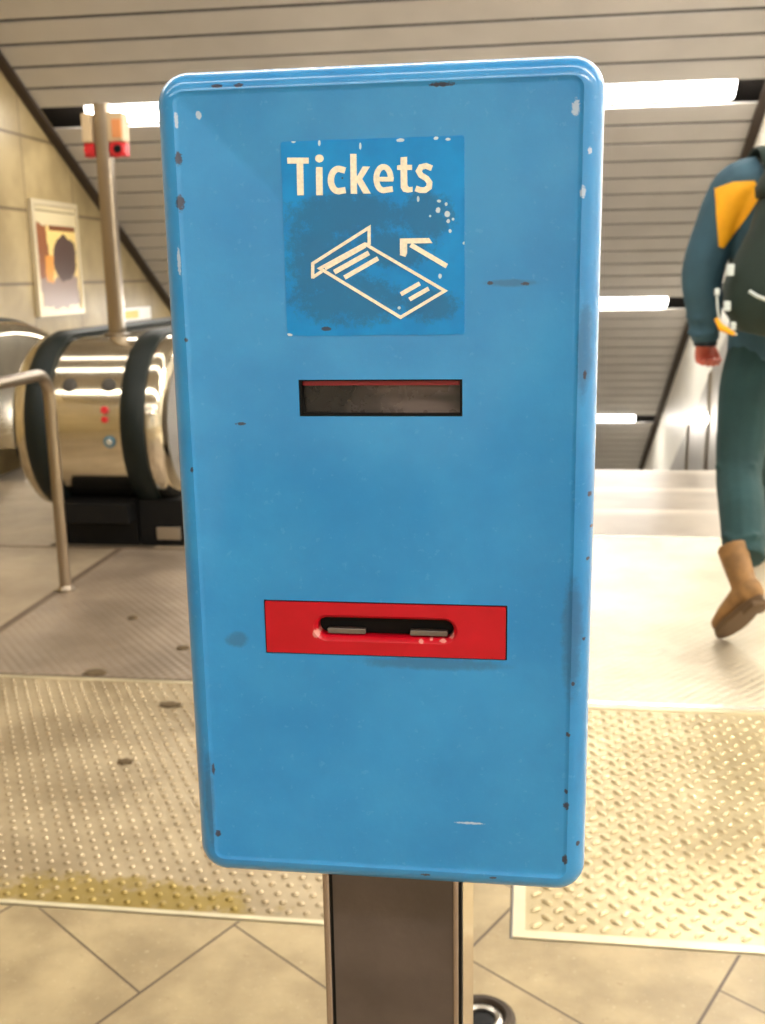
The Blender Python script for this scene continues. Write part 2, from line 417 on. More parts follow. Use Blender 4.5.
def escalator(label, xa, xb, pm):
    """xa, xb: centre lines of the left and right handrails"""
    t = thing('escalator', label, 'escalator', ((xa + xb) / 2, NY, 0), 'escalators going down to the platform')
    for sgn, x in ((1, xa), (-1, xb)):
        h = build('handrail', band(x - .05, x + .05, .365, .40), M_rubber, t, smooth=True, auto=35)
        i0, i1 = sorted((x + sgn * .05, x + sgn * .125))
        L0, L1 = (i0, i1) if sgn > 0 else (i1, i0)
        b = build('balustrade', flank(*sorted((x + sgn * .02, x + sgn * .10)), .335), pm, t, smooth=True, auto=35)
        build('rim', ring(L0, L1, .30, .375), M_steel, b, smooth=True, auto=50)
        build('plinth', box(*sorted((x - sgn * .04, x + (.15 if x > -1.7 and sgn > 0 else .0))), NY - .26, 5.7, .0, .2), M_black, t)
    st = []
    xi, xj = xa + .13, xb - .13
    for i in range(26):
        y0 = 5.7 + i * .4; z = 0 if y0 < 6.2 else -(y0 - 6.2 + .4) * math.tan(sl) * .97
        st.append(box(xi, xj, y0, y0 + .41, z - .25, z - .012))
    build('steps', join(*st), M_steel_flat, t)
    build('comb_plate', box(xa + .03, xb - .03, 4.245, 5.69, -.06, .0), M_plateA, t)
    return t
XA = -2.04; XB = -1.622
eA = escalator('escalator at far left by the cream wall, with a black handrail', XA - 1.24, XA, M_steel)
eB = escalator('escalator directly behind the left edge of the blue box, mostly hidden by it', XB, XB + 1.24, M_steel_flat)
# steel casing between the two escalators
t = thing('newel_casing', 'rounded polished steel casing between two black escalator handrails', 'escalator casing', ((XA + XB) / 2, NY, 0))
cs = build('casing', flank(XA + .045, XB - .045, .37), M_steel, t, smooth=True, auto=35)
build('plinth', box(XA + .05, XB - .05, 4.29, 5.7, 0, .2), M_black, t)
build('plinth_shield', box(XA + .055, XB - .055, 4.2, 4.29, .115, .2, .004), M_black, t)
def on_newel(x, z, R=.372): 
    a = math.asin(max(-1, min(1, (z - NZ) / R))); return Vector((x, NY - R * math.cos(a), z)), a
for x in (-1.905, -1.735):
    p, a = on_newel(x, .70); L = []
    nv = Vector((0, -math.cos(a), math.sin(a))); ux = Vector((1, 0, 0)); vv = nv.cross(ux)
    V = loops([[p + nv * h + ux * r * math.cos(k * PI / 8) + vv * r * 1.0 * math.sin(k * PI / 8) for k in range(16)] for r, h in ((.030, -.004), (.030, .003), (.024, .006), (.010, .007))])
    build('cover_cap', V, M_steel_flat if False else mat('cap_grey', (62, 58, 52), .6, .1), t, smooth=True, auto=40)
def newel_patch(name, x, z, r, m, parent, sqz=1.0, h=.003):
    p, a = on_newel(x, z); nv = Vector((0, -math.cos(a), math.sin(a))); ux = Vector((1, 0, 0)); vv = nv.cross(ux)
    return build(name, loops([[p + nv * hh + ux * r * q * math.cos(k * PI / 10) + vv * r * q * sqz * math.sin(k * PI / 10) for k in range(20)] for q, hh in ((1, -.004), (1, h), (.9, h + .001))]), m, parent, smooth=True, auto=30)
newel_patch('key_switch', -1.728, .47, .026, mat('switch_collar', (70, 110, 130), .4, .3), t)
newel_patch('key_switch_core', -1.728, .47, .015, mat('switch_core', (210, 220, 225), .25, .8), t, h=.006)
newel_patch('stop_button', -1.742, .60, .016, M_red, t, h=.008)
newel_patch('stop_button', -1.742, .562, .014, M_red, t, h=.006)
# small silver plate on the black plinth next to the box
tag(build('metal_plate', box(-1.585, -1.48, 4.272, 4.288, .03, .085, .003), M_steel_flat), 'small light metal plate on the black plinth right of the newel casing', 'plate')
for o in [o for o in bpy.data.objects if o.name.startswith('metal_plate')]: pass

# ---------------------------------------------------------------- steel parapet on the right of the stairs
t = thing('stair_parapet', 'polished steel parapet along the right side of the stairs', 'parapet', (1.3, 6.6, 0))
tn = math.tan(sl); zt0 = 1.13
prof = [(6.62, -.0)]
for i in range(9):
    a = PI - PI / 2 * i / 8; prof.append((6.9 + .3 * math.cos(a), zt0 - .55 + .3 * math.sin(a)))
prof = [(6.6, 0.0), (6.6, .55)] + [(6.85 + .25 * math.cos(PI - (PI / 2 - .3) * i / 7), .55 + .27 * math.sin(PI - (PI / 2 - .3) * i / 7)) for i in range(1, 8)]
pe = prof[-1]; prof += [(17.0, pe[1] - (17.0 - pe[0]) * tn), (17.0, pe[1] - (17 - pe[0]) * tn - 1.2), (7.2, -.62)]
build('panel', prismX(prof, 1.2, 1.235), M_steel_flat, t, smooth=True, auto=30)
build('capping', prismX([(p[0], p[1] + .0) for p in prof[:10]] + [(17.0, pe[1] - (17.0 - pe[0]) * tn), (17.0, pe[1] - (17.0 - pe[0]) * tn - .1), (6.9, .3)], 1.235, XR - .002), M_steel, t, smooth=True, auto=30)
for y in (7.4, 8.3, 9.3, 10.4, 11.6):
    z1 = pe[1] - (y - pe[0]) * tn
    build('cover_strip', prismX([(y, z1 - .9), (y + .07, z1 - .93), (y + .07, z1 - .05), (y, z1 - .01)], 1.190, 1.2), M_steel, t)

# ---------------------------------------------------------------- railing at the left
t = thing('guard_railing', 'stainless tube railing bent at its top, standing in front of the escalator newel', 'railing', (-1.705, 3.6, 0))
path = [(-1.705, 3.61, 0.0), (-1.705, 3.61, .35), (-1.705, 3.61, .70)]
for i in range(1, 8):
    a = PI / 2 * i / 7; path.append((-1.705, 3.61 - .085 * (1 - math.cos(a)), .72 + .085 * math.sin(a)))
path += [(-1.715, 3.2, .803), (-1.725, 2.3, .803)]
for i in range(1, 8):
    a = PI / 2 * i / 7; path.append((-1.725, 2.215 - .085 * math.sin(a), .803 - .085 * (1 - math.cos(a))))
path += [(-1.725, 2.13, .35), (-1.725, 2.13, 0)]
build('tube', tube(path, .021, 16, ref=(1, 0, 0)), M_steel_tube, t, smooth=True, auto=50)
for y, x in ((3.61, -1.705), (2.13, -1.725)):
    build('foot_collar', lathe([(.034, 0), (.034, .006), (.026, .012), (.022, .018)], (x, y, .0005)), M_steel_tube, t, smooth=True, auto=40)

# ---------------------------------------------------------------- signal post between the escalators
px_, py_ = -1.835, 4.62
t = thing('signal_post', 'slim metal post with white and red signal heads above the escalator casing', 'signal post', (px_, py_, .881))
build('post', prismZ(rrect(px_ - .032, px_ + .032, py_ - .03, py_ + .03, .01, 3), .881, 1.86), M_steel_tube, t, smooth=True, auto=40)
build('base_flange', lathe([(.058, 0), (.058, .008), (.045, .012)], (px_, py_, .881)), M_steel_tube, t, smooth=True, auto=40)
M_cream = mat('signal_cream', (196, 174, 140), .5); M_orange = mat('signal_peach', (214, 140, 84), .5)
for sx, w_ in ((-1, .042), (1, .07)):
    cx = px_ + sx * (.036 + w_ / 2)
    hd = build('signal_head', box(cx - w_ / 2, cx + w_ / 2, py_ - .05, py_ + .03, 1.70, 1.82, .006), M_cream, t)
    if sx > 0: build('lens_panel', box(cx - .012, cx + w_ / 2 - .006, py_ - .056, py_ - .05, 1.715, 1.79, .002), M_orange, hd)
    build('red_disc', lathe([(w_ / 2 * .98, 0), (w_ / 2 * .98, -.008), (w_ / 2 * .8, -.014)], (cx, py_ - .035, 1.670), 'Y', 18), M_red, hd, smooth=True, auto=35)
    build('red_housing', box(cx - w_ / 2, cx + w_ / 2, py_ - .035, py_ + .02, 1.642, 1.699, .004), M_red, hd)
    if sx > 0: build('dark_lens', lathe([(.017, 0), (.017, -.004), (.012, -.006)], (cx + .006, py_ - .049, 1.670), 'Y', 14), M_black, hd, smooth=True, auto=35)

# ---------------------------------------------------------------- poster on the left wall, notice
t = thing('wall_poster', 'framed poster with orange and dark shapes on the cream wall', 'poster', (XL, 7.72, 1.27))
y0, y1, z0, z1 = 7.32, 8.10, .87, 1.69
fr = join(box(XL, XL + .03, y0, y0 + .045, z0, z1), box(XL, XL + .03, y1 - .03, y1, z0, z1), box(XL, XL + .03, y0 + .045, y1 - .03, z1 - .035, z1), box(XL, XL + .03, y0 + .045, y1 - .03, z0, z0 + .04))
build('frame', fr, mat('poster_frame', (214, 200, 168), .4, .3), t)
M_post = mat('poster_print', (220, 200, 150), .35)
nb = NB(M_post); g = nb.n('ShaderNodeNewGeometry'); sp = nb.n('ShaderNodeSeparateXYZ'); nb.lk(g.outputs['Position'], sp.inputs[0])
yv = nb.m('DIVIDE', nb.m('SUBTRACT', sp.outputs['Y'], y0), y1 - y0); zv = nb.m('DIVIDE', nb.m('SUBTRACT', sp.outputs['Z'], z0), z1 - z0)
nz = nb.m('MULTIPLY', nb.m('SUBTRACT', nb.noise(g.outputs['Position'], 9, 3), .5), .18)
yw, zw = nb.m('ADD', yv, nz), nb.m('ADD', zv, nz)
def rect(a, b, c, d, Y_=None, Z_=None):
    Y_, Z_ = Y_ or yw, Z_ or zw
    return nb.m('MULTIPLY', nb.m('MULTIPLY', nb.m('GREATER_THAN', Y_, a), nb.m('LESS_THAN', Y_, b)), nb.m('MULTIPLY', nb.m('GREATER_THAN', Z_, c), nb.m('LESS_THAN', Z_, d)))
def disc(a, b, ra, rb):
    return nb.m('LESS_THAN', nb.m('ADD', nb.m('POWER', nb.m('DIVIDE', nb.m('SUBTRACT', yw, a), ra), 2), nb.m('POWER', nb.m('DIVIDE', nb.m('SUBTRACT', zw, b), rb), 2)), 1)
c_ = nb.mix(rect(.1, .93, .1, .78, yv, zv), lin((216, 200, 160)), lin((238, 206, 128)))
c_ = nb.mix(rect(.1, .93, .08, .34), c_, lin((146, 122, 110)))
c_ = nb.mix(rect(.08, .3, .34, .80), c_, lin((140, 84, 48)))
c_ = nb.mix(rect(.22, .4, .30, .52), c_, lin((226, 150, 60)))
c_ = nb.mix(disc(.66, .50, .26, .20), c_, lin((82, 60, 52)))
c_ = nb.mix(rect(.35, .93, .745, .79, yv, zv), c_, lin((120, 66, 30)))
c_ = nb.mix(rect(.06, .95, .90, .92, yv, zv), c_, lin((150, 134, 100)))
nb.lk(c_, nb.b.inputs['Base Color'])
build('print', box(XL, XL + .018, y0 + .045, y1 - .03, z0 + .04, z1 - .035), M_post, t)
t = thing('wall_notice', 'small white and yellow notice on the cream wall, low behind the signal post', 'notice', (XL, 9.25, .82))
build('board', box(XL, XL + .015, 8.9, 9.62, .765, .875), M_white, t)
build('yellow_field', box(XL + .015, XL + .018, 8.95, 9.3, .785, .855), mat('notice_yellow', (226, 196, 70), .5), t)

# ---------------------------------------------------------------- litter and floor socket
for (x, y, rx, ry, lb) in ((-1.257, 2.807, .036, .03, 'brownish flattened dirt clump on the plate joint, left of the box'),
                       (-.951, 2.251, .02, .016, 'small dark gum spot in the middle of the studded plate'),
                       (-1.066, 3.039, .02, .02, 'dark spot on the ribbed plate close to the box edge'),
                       (-.957, 2.597, .034, .02, 'faint flat brown spot near the box, on the studded plate'),
                       (-1.333, 3.315, .018, .02, 'faint farthest spot on the ribbed plate, left of the box')):
    L = []
    rr = [1 + .25 * math.sin(3 * k + x * 40) * random.random() for k in range(12)]
    for q, h in ((1, .0005), (.85, .004), (.3, .006)): L.append([(x + rx * q * rr[k] * math.cos(k * PI / 6), y + ry * q * rr[k] * math.sin(k * PI / 6), h) for k in range(12)])
    tag(build('dirt_spot', loops(L), mat('dirt', (78, 62, 36), .85), smooth=True, loc=(x, y, 0)), lb, 'dirt spot')
t = thing('floor_socket', 'round dark metal floor fitting at the right foot of the post', 'floor fitting', (-.062, 1.435, 0))
build('outer_ring', lathe([(.052, 0.0005), (.052, .012), (.046, .017), (.038, .017), (.034, .012), (.034, .001)], (-.062, 1.435, 0)), mat('socket_ring', (58, 48, 38), .5, .6), t, smooth=True, auto=40)
build('inner_ring', lathe([(.033, .0005), (.033, .010), (.027, .013), (.022, .010), (.022, .001)], (-.062, 1.435, 0)), M_steel_flat, t, smooth=True, auto=40)
build('core', lathe([(.0215, .0005), (.0215, .006), (.012, .008)], (-.062, 1.435, 0)), M_black, t, smooth=True, auto=40)

# ================================================================ TICKET VALIDATOR
BX0, BX1, BZ0, BZ1, BY = -.1915, .0340, .7842, 1.2318, .55
V = thing('ticket_validator', 'blue ticket validator box on a dark steel post, close in front', 'ticket validator', (-.077, .63, 0))
# scuffed blue paint
M_blue = mat('blue_enamel', (34, 128, 200), .33, coat=1.0)
M_blue.node_tree.nodes['Principled BSDF'].inputs['Coat Roughness'].default_value = .11
nb = NB(M_blue); g = nb.n('ShaderNodeNewGeometry'); P_ = g.outputs['Position']; sp = nb.n('ShaderNodeSeparateXYZ'); nb.lk(P_, sp.inputs[0])
BX, BZ = sp.outputs['X'], sp.outputs['Z']
base = nb.mix(nb.step(nb.noise(P_, 14, 8, .6), .3, .72), lin((16, 128, 198)), lin((38, 144, 210)))
base = nb.mix(nb.m('MULTIPLY', nb.step(nb.noise(P_, 230, 3, .6), .62, .74), .25), base, lin((96, 170, 222)))
wob = nb.m('MULTIPLY', nb.m('SUBTRACT', nb.noise(P_, 700, 5, .8), .5), 4.0)
wob2 = nb.m('MULTIPLY', nb.m('SUBTRACT', nb.noise(P_, 90, 5, .75), .5), 2.6)
def spot(px, py, rx, ry, w=None):
    p = pxY(px, py, BY); k = .000537
    d = nb.m('ADD', nb.m('POWER', nb.m('DIVIDE', nb.m('SUBTRACT', BX, p.x), rx * k), 2), nb.m('POWER', nb.m('DIVIDE', nb.m('SUBTRACT', BZ, p.z), ry * k), 2))
    return nb.m('ADD', d, w or wob)
def layer(spots, colr, fac, base, w=None, lo=.5, hi=1.0):
    d = None
    for q in spots:
        e = spot(*q, w); d = e if d is None else nb.m('MINIMUM', d, e)
    f = nb.m('SUBTRACT', 1.0, nb.step(d, lo, hi)); return nb.mix(nb.m('MULTIPLY', f, fac), base, lin(colr))
base = layer([(430, 664, 70, 7), (585, 350, 7, 45), (572, 640, 10, 60), (512, 283, 26, 3.5), (236, 640, 12, 8), (210, 800, 5, 50)], (36, 84, 122), .55, base, wob2, .2, 1.6)
base = layer([(178, 158, 3.5, 7), (180, 203, 4.5, 8), (442, 84, 13, 2.2), (217, 86, 6, 1.8), (238, 85, 5, 2), (568, 735, 2.5, 3), (566, 806, 3.5, 5), (566, 792, 2, 3),
              (218, 834, 3.5, 4), (213, 770, 1.8, 7), (573, 684, 2, 2.5), (584, 640, 2, 2), (590, 495, 2.5, 3), (592, 528, 2, 2), (588, 560, 2, 2), (565, 860, 3, 6), (578, 845, 2.5, 3),
              (425, 875, 6, 1.8), (493, 878, 4, 1.6), (240, 424, 6, 2), (186, 340, 2, 3), (192, 470, 1.8, 3), (585, 375, 2, 5), (490, 283, 3, 2), (525, 284, 4, 2)], (46, 36, 44), .9, base)
base = layer([(583, 192, 3, 6), (576, 107, 4, 8), (590, 150, 2, 4), (198, 115, 3, 4), (179, 262, 2, 14), (176, 120, 2, 8), (470, 824, 16, 1.5)], (196, 210, 224), .7, base)
nb.lk(base, nb.b.inputs['Base Color'])
nb.lk(nb.m('ADD', .30, nb.m('MULTIPLY', nb.noise(P_, 30, 5), .16)), nb.b.inputs['Roughness'])
bp = nb.n('ShaderNodeBump'); bp.inputs['Strength'].default_value = .12; bp.inputs['Distance'].default_value = .001
nb.lk(nb.noise(P_, 260, 3), bp.inputs['Height']); nb.lk(bp.outputs['Normal'], nb.b.inputs['Normal'])

R_, C_ = .0105, .0165
L = []
def o_loop(ins, y, rr=None): return [(x, y, z) for x, z in rrect(BX0 + ins, BX1 - ins, BZ0 + ins, BZ1 - ins, max(.002, C_ - ins if rr is None else rr), 7)]
L.append(o_loop(.006, BY + .150)); L.append(o_loop(.001, BY + .147)); L.append(o_loop(0, BY + .14)); L.append(o_loop(0, BY + R_))
for i in range(1, 8):
    a = PI / 2 * i / 7; L.append(o_loop(R_ * (1 - math.cos(a)), BY + R_ * (1 - math.sin(a))))
L.append(o_loop(R_ + .0012, BY + .0006)); L.append(o_loop(R_ + .0026, BY + .0009)); 
body = build('box_body', loops(L), M_blue, V)
YF = BY + .0009
cut(body, box(-.1211, -.0349, BY - .02, BY + .016, 1.0571, 1.0764), box(-.1450, -.0108, BY - .02, BY + .012, .9240, .9550))
body.data.polygons.foreach_set('use_smooth', [True] * len(body.data.polygons)); body.data.set_sharp_from_angle(angle=math.radians(28))

# printed sticker
SX0, SX1, SZ0, SZ1 = -.1262, -.0338, 1.0992, 1.1957
M_stick = mat('sticker_blue', (0, 128, 216), .30)
nb = NB(M_stick); g = nb.n('ShaderNodeNewGeometry'); P_ = g.outputs['Position']; sp = nb.n('ShaderNodeSeparateXYZ'); nb.lk(P_, sp.inputs[0])
BX, BZ = sp.outputs['X'], sp.outputs['Z']
wob = nb.m('MULTIPLY', nb.m('SUBTRACT', nb.noise(P_, 500, 4, .7), .5), 1.4)
wob2 = nb.m('MULTIPLY', nb.m('SUBTRACT', nb.noise(P_, 130, 8, .85), .5), 4.2)
base = nb.mix(nb.step(nb.noise(P_, 40, 6), .3, .7), lin((0, 126, 200)), lin((0, 140, 214)))
base = layer([(345, 215, 62, 22), (318, 260, 34, 55), (350, 300, 60, 26), (425, 215, 28, 22), (430, 305, 30, 16), (395, 250, 40, 18)], (36, 92, 128), .62, base, wob2, .35, 1.25)
base = layer([(326, 329, 6, 2.4), (342, 178, 1, 1)], (60, 50, 56), .9, base)
base = layer([(293, 141, 2.5, 2), (319, 143, 1.3, 3), (360, 146, 1.3, 3.5), (400, 140, 4, 1.8), (436, 138, 2.5, 1.6), (448, 139, 3, 1.4), (279, 187, 2.2, 2.6), (282, 278, 2, 2), (418, 199, 1.4, 3),
              (439, 201, 2.4, 1.6), (446, 204, 1.6, 2), (438, 210, 2.6, 3), (447, 214, 3, 3.2), (448, 221, 2, 2.2), (453, 219, 1.4, 1.4), (450, 231, 1.6, 2), (464, 243, 1.6, 1.6), (440, 276, 1.8, 2.6),
              (289, 335, 4, 1.6), (399, 308, 1.6, 1.6), (430, 216, 1.2, 1.2)], (206, 220, 226), .85, base)
nb.lk(base, nb.b.inputs['Base Color'])
stk = build('sticker', prismY(rrect(SX0, SX1, SZ0, SZ1, .0012, 3), YF - .00025, YF + .0003), M_stick, V)
M_ink = mat('cream_lettering', (244, 234, 212), .5, noise=.12, nscale=600)
YI = YF - .00045
def zp(zx, zy):                    # points read off an enlarged look at the sticker
    p = pxY(260 + zx / 3.4773, 120 + zy / 3.4773, YF); return (p.x, p.z)
LAY = [0]
def yi():                           # each stroke a hair's breadth prouder than the last, so none coincide
    LAY[0] = (LAY[0] + 1) % 8; return YI - LAY[0] * .00003
def poly(pts): return prismY([zp(*p) for p in pts], yi(), YF - .0001)
def stroke(pts, w, closed=False):
    """a mitred stroke of width w along pts, in enlarged-look units"""
    P = [Vector(p) for p in pts]; n = len(P); A, B = [], []; hw = w / 2 if not isinstance(w, (list, tuple)) else None
    for i in range(n):
        a = P[i] - P[(i - 1) % n] if (i or closed) else P[1] - P[0]
        b = P[(i + 1) % n] - P[i] if (i < n - 1 or closed) else P[-1] - P[-2]
        a, b = a.normalized(), b.normalized(); t = (a + b).normalized(); nn_ = Vector((-t.y, t.x)); k = 1 / max(.35, nn_.dot(Vector((-a.y, a.x))))
        h = hw if hw else w[i] / 2
        A.append(P[i] + nn_ * h * k); B.append(P[i] - nn_ * h * k)
    V_, F_ = [], []; m = n if closed else n - 1
    for y in (yi(), YF - .0001):
        for q in (A, B):
            for p in q: x, z = zp(p.x, p.y); V_.append((x, y, z))
    for i in range(m):
        j = (i + 1) % n
        F_ += [[i, j, n + j, n + i], [2 * n + i, 3 * n + i, 3 * n + j, 2 * n + j], [i, 2 * n + i, 2 * n + j, j], [n + i, n + j, 3 * n + j, 3 * n + i]]
    if not closed: F_ += [[0, n, 3 * n, 2 * n], [n - 1, 3 * n - 1, 4 * n - 1, 2 * n - 1][::-1]]
    return V_, F_
def arc(cx, cy, rx, ry, a0, a1, n=14): return [(cx + rx * math.cos(math.radians(a0 + (a1 - a0) * i / n)), cy + ry * math.sin(math.radians(a0 + (a1 - a0) * i / n))) for i in range(n + 1)]
dotp = [(207 + 15 * math.cos(k * PI / 8), 134 + 14 * math.sin(k * PI / 8)) for k in range(16)]
def letter(name, *vf): build(name, join(*vf), M_ink, stk)
letter('letter_t', poly([(95, 131), (170, 131), (170, 152), (151, 152), (153, 262), (130, 262), (128, 152), (96, 152)]))
letter('letter_i', poly(dotp), poly([(195, 164), (218, 164), (219, 262), (196, 262)]))
letter('letter_c', stroke([(297, 176)] + arc(274, 209, 27, 39, -75, -285, 18) + [(298, 244)], 22))
letter('letter_k', poly([(314, 118), (336, 118), (338, 257), (316, 257)]), poly([(336, 200), (358, 162), (383, 162), (356, 205), (386, 256), (360, 256), (337, 216)]))
letter('letter_e', poly([(414, 198), (466, 198), (464, 214), (414, 214)]), stroke(arc(430, 204, 25, 41, -8, -285, 22) + [(462, 240)], 20))
letter('letter_t', poly([(489, 130), (512, 128), (512, 156), (529, 156), (529, 174), (512, 174), (513, 226), (519, 234), (531, 232), (531, 250), (514, 253), (498, 249), (490, 236), (489, 174), (477, 174), (477, 158), (489, 156)]))
letter('letter_s', stroke([(598, 168), (578, 160), (560, 164), (552, 178), (560, 192), (580, 204), (590, 218), (588, 234), (574, 244), (558, 244), (541, 238)], 20))
letter('ticket_pictogram',
       stroke([(209, 516), (365, 431), (643, 594), (489, 686)], 11, True),
       stroke([(184, 547), (216, 526)], 11), stroke([(184, 551), (184, 499), (380, 374), (380, 430), (362, 436)], 11),
       stroke([(226, 516), (366, 437)], 15),
       stroke([(259, 529), (379, 462)], 17), stroke([(294, 548), (411, 481)], 16),
       stroke([(490, 606), (556, 568)], 15), stroke([(520, 624), (587, 586)], 15))
letter('arrow', stroke([(524, 434), (650, 508)], 17), poly([(487, 412), (588, 410), (600, 428), (512, 430), (512, 462), (506, 476), (487, 470)]))

# display window
M_glass = mat('dark_display_glass', (40, 34, 34), .12, spec=.6)
nb = NB(M_glass); g = nb.n('ShaderNodeNewGeometry')
sp = nb.n('ShaderNodeSeparateXYZ'); nb.lk(g.outputs['Position'], sp.inputs[0])
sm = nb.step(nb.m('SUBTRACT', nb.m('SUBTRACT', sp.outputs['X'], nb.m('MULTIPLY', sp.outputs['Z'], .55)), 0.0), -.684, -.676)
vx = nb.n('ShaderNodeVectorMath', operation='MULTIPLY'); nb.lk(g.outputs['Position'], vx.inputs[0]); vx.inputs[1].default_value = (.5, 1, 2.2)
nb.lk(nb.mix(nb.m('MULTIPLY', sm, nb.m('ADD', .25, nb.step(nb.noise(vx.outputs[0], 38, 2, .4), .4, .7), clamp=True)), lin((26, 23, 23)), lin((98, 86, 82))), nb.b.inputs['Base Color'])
nb.lk(nb.m('ADD', .12, nb.m('MULTIPLY', nb.noise(g.outputs['Position'], 70, 4), .3)), nb.b.inputs['Roughness'])
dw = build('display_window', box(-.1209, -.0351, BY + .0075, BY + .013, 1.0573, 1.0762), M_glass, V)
build('window_seal', join(box(-.1210, -.1198, BY + .0012, BY + .0075, 1.0572, 1.0763), box(-.0362, -.0350, BY + .0012, BY + .0075, 1.0572, 1.0763),
                          box(-.1198, -.0362, BY + .0012, BY + .0075, 1.0572, 1.0582), box(-.1198, -.0362, BY + .0012, BY + .0075, 1.0757, 1.0763)), M_black, dw)
build('red_strip', box(-.1197, -.0363, BY + .0040, BY + .0075, 1.0730, 1.0756, .0004), mat('dull_red', (150, 40, 48), .35), dw)

# red plate with the ticket slot
M_redp = mat('red_plate', (206, 4, 28), .36)
nb = NB(M_redp); g = nb.n('ShaderNodeNewGeometry'); P_ = g.outputs['Position']; sp = nb.n('ShaderNodeSeparateXYZ'); nb.lk(P_, sp.inputs[0]); BX, BZ = sp.outputs['X'], sp.outputs['Z']
wob = nb.m('MULTIPLY', nb.m('SUBTRACT', nb.noise(P_, 700, 4, .7), .5), 2.2)
base = nb.mix(nb.step(nb.noise(P_, 40, 6), .3, .75), lin((176, 0, 24)), lin((190, 4, 32)))
base = layer([(316, 634, 4, 5), (322, 625, 2, 3), (421, 642, 3, 2), (451, 636, 3.5, 5), (443, 642, 4, 1.6), (431, 641, 2, 1.2)], (214, 150, 140), .75, base)
nb.lk(base, nb.b.inputs['Base Color'])
pl = build('slot_plate', prismY(rrect(-.1442, -.0116, .9247, .9543, .0006, 2), BY + .0002, BY + .0095), M_redp, V)
def slotp(g_): return rrect(-.1152 - g_, -.0398 + g_, .9345 - g_, .9452 + g_, .0053 + g_, 8)
Ls = [[(x, y, z) for x, z in slotp(gg)] for gg, y in ((.0022, BY - .001), (.0022, BY + .0002), (.0008, BY + .0016), (0, BY + .0032), (0, BY + .02))]
cut(pl, loops(Ls))
pl.data.polygons.foreach_set('use_smooth', [True] * len(pl.data.polygons)); pl.data.set_sharp_from_angle(angle=math.radians(20))
build('slot_throat', box(-.1215, -.0335, BY + .0096, BY + .0119, .931, .949), M_black, pl)
for a, b in (((326), (364)), ((409), (447))):
    xa_, xb_ = pxY(a, 630, BY).x, pxY(b, 630, BY).x
    build('slot_tab', box(xa_, xb_, BY + .0045, BY + .0085, .9352, .9382, .0004), mat('slot_tab_grey', (120, 112, 104), .4, .5), pl)
# gasket line round the plate
build('plate_gasket', join(box(-.1449, -.1443, BY + .0012, BY + .01, .9241, .9549), box(-.0115, -.0109, BY + .0012, BY + .01, .9241, .9549),
                           box(-.1443, -.0115, BY + .0012, BY + .01, .9241, .9246), box(-.1443, -.0115, BY + .0012, BY + .01, .9544, .9549)), M_black, V)
# post
M_post_f = mat('brown_grey_post', (104, 94, 90), .42, .55, noise=.16, nscale=30, bump=.08, bscale=300)
PX0, PX1, PY0, PY1 = -.1215, -.0372, .572, .735
po = build('post', prismZ([(PX0 + .0045, PY0), (PX1 - .0045, PY0), (PX1 - .0045, PY1), (PX0 + .0045, PY1)], .012, .795), M_post_f, V)
M_edge = mat('post_chrome_edge', (188, 176, 178), .22, 1.0)
M_side = mat('post_side_steel', (188, 168, 140), .25, 1.0)
for xa_, xb_, sg in ((PX0, PX0 + .0045, -1), (PX1 - .0052, PX1 - .0012, 1)):
    build('edge_strip', prismZ(rrect(xa_, xb_, PY0 - .0015, PY0 + .012, .0018, 4), .012, .79), M_edge, po, smooth=True, auto=40)
build('edge_groove', join(box(PX0 + .0046, PX0 + .0062, PY0 - .0003, PY0 + .002, .012, .79), box(PX1 - .0011, PX1 + .0004, PY0 - .0003, PY0 + .012, .012, .79)), M_black, po)
build('side_cladding', join(box(PX1 - .0045, PX1 - .0012, PY0 + .0121, PY1, .012, .79), box(PX0 + .0012, PX0 + .0045, PY0 + .0121, PY1, .012, .79)), M_side, po)
build('base_plate', box(PX0 - .03, PX1 + .03, PY0 - .03, PY1 + .03, .0, .012, .002), M_steel_flat, V)

# ================================================================ WALKING PERSON
PC = Vector((.815, 3.62, 0))
M_skin = mat('skin', (196, 98, 80), .5, noise=.08, nscale=30)
M_jack = mat('slate_blue_jacket', (50, 86, 104), .75, noise=.22, nscale=9, bump=.4, bscale=60)
M_trou = mat('dark_teal_trousers', (28, 62, 64), .85, noise=.2, nscale=8, bump=.4, bscale=70)
M_boot = mat('tan_boot', (134, 98, 54), .7, noise=.3, nscale=22, bump=.3, bscale=90)
M_sole = mat('dark_sole', (88, 66, 40), .8)
M_hair = mat('dark_brown_hair', (58, 40, 28), .7, bump=.6, bscale=140)
M_pack = mat('dark_green_backpack', (30, 48, 42), .8, noise=.2, nscale=14, bump=.4, bscale=120)
M_yel = mat('orange_panel', (255, 180, 24), .6, noise=.06, nscale=30)
person = thing('person', 'person in a slate blue jacket and teal trousers walking away, wearing tan boots', 'person', (PC.x, PC.y, 0))
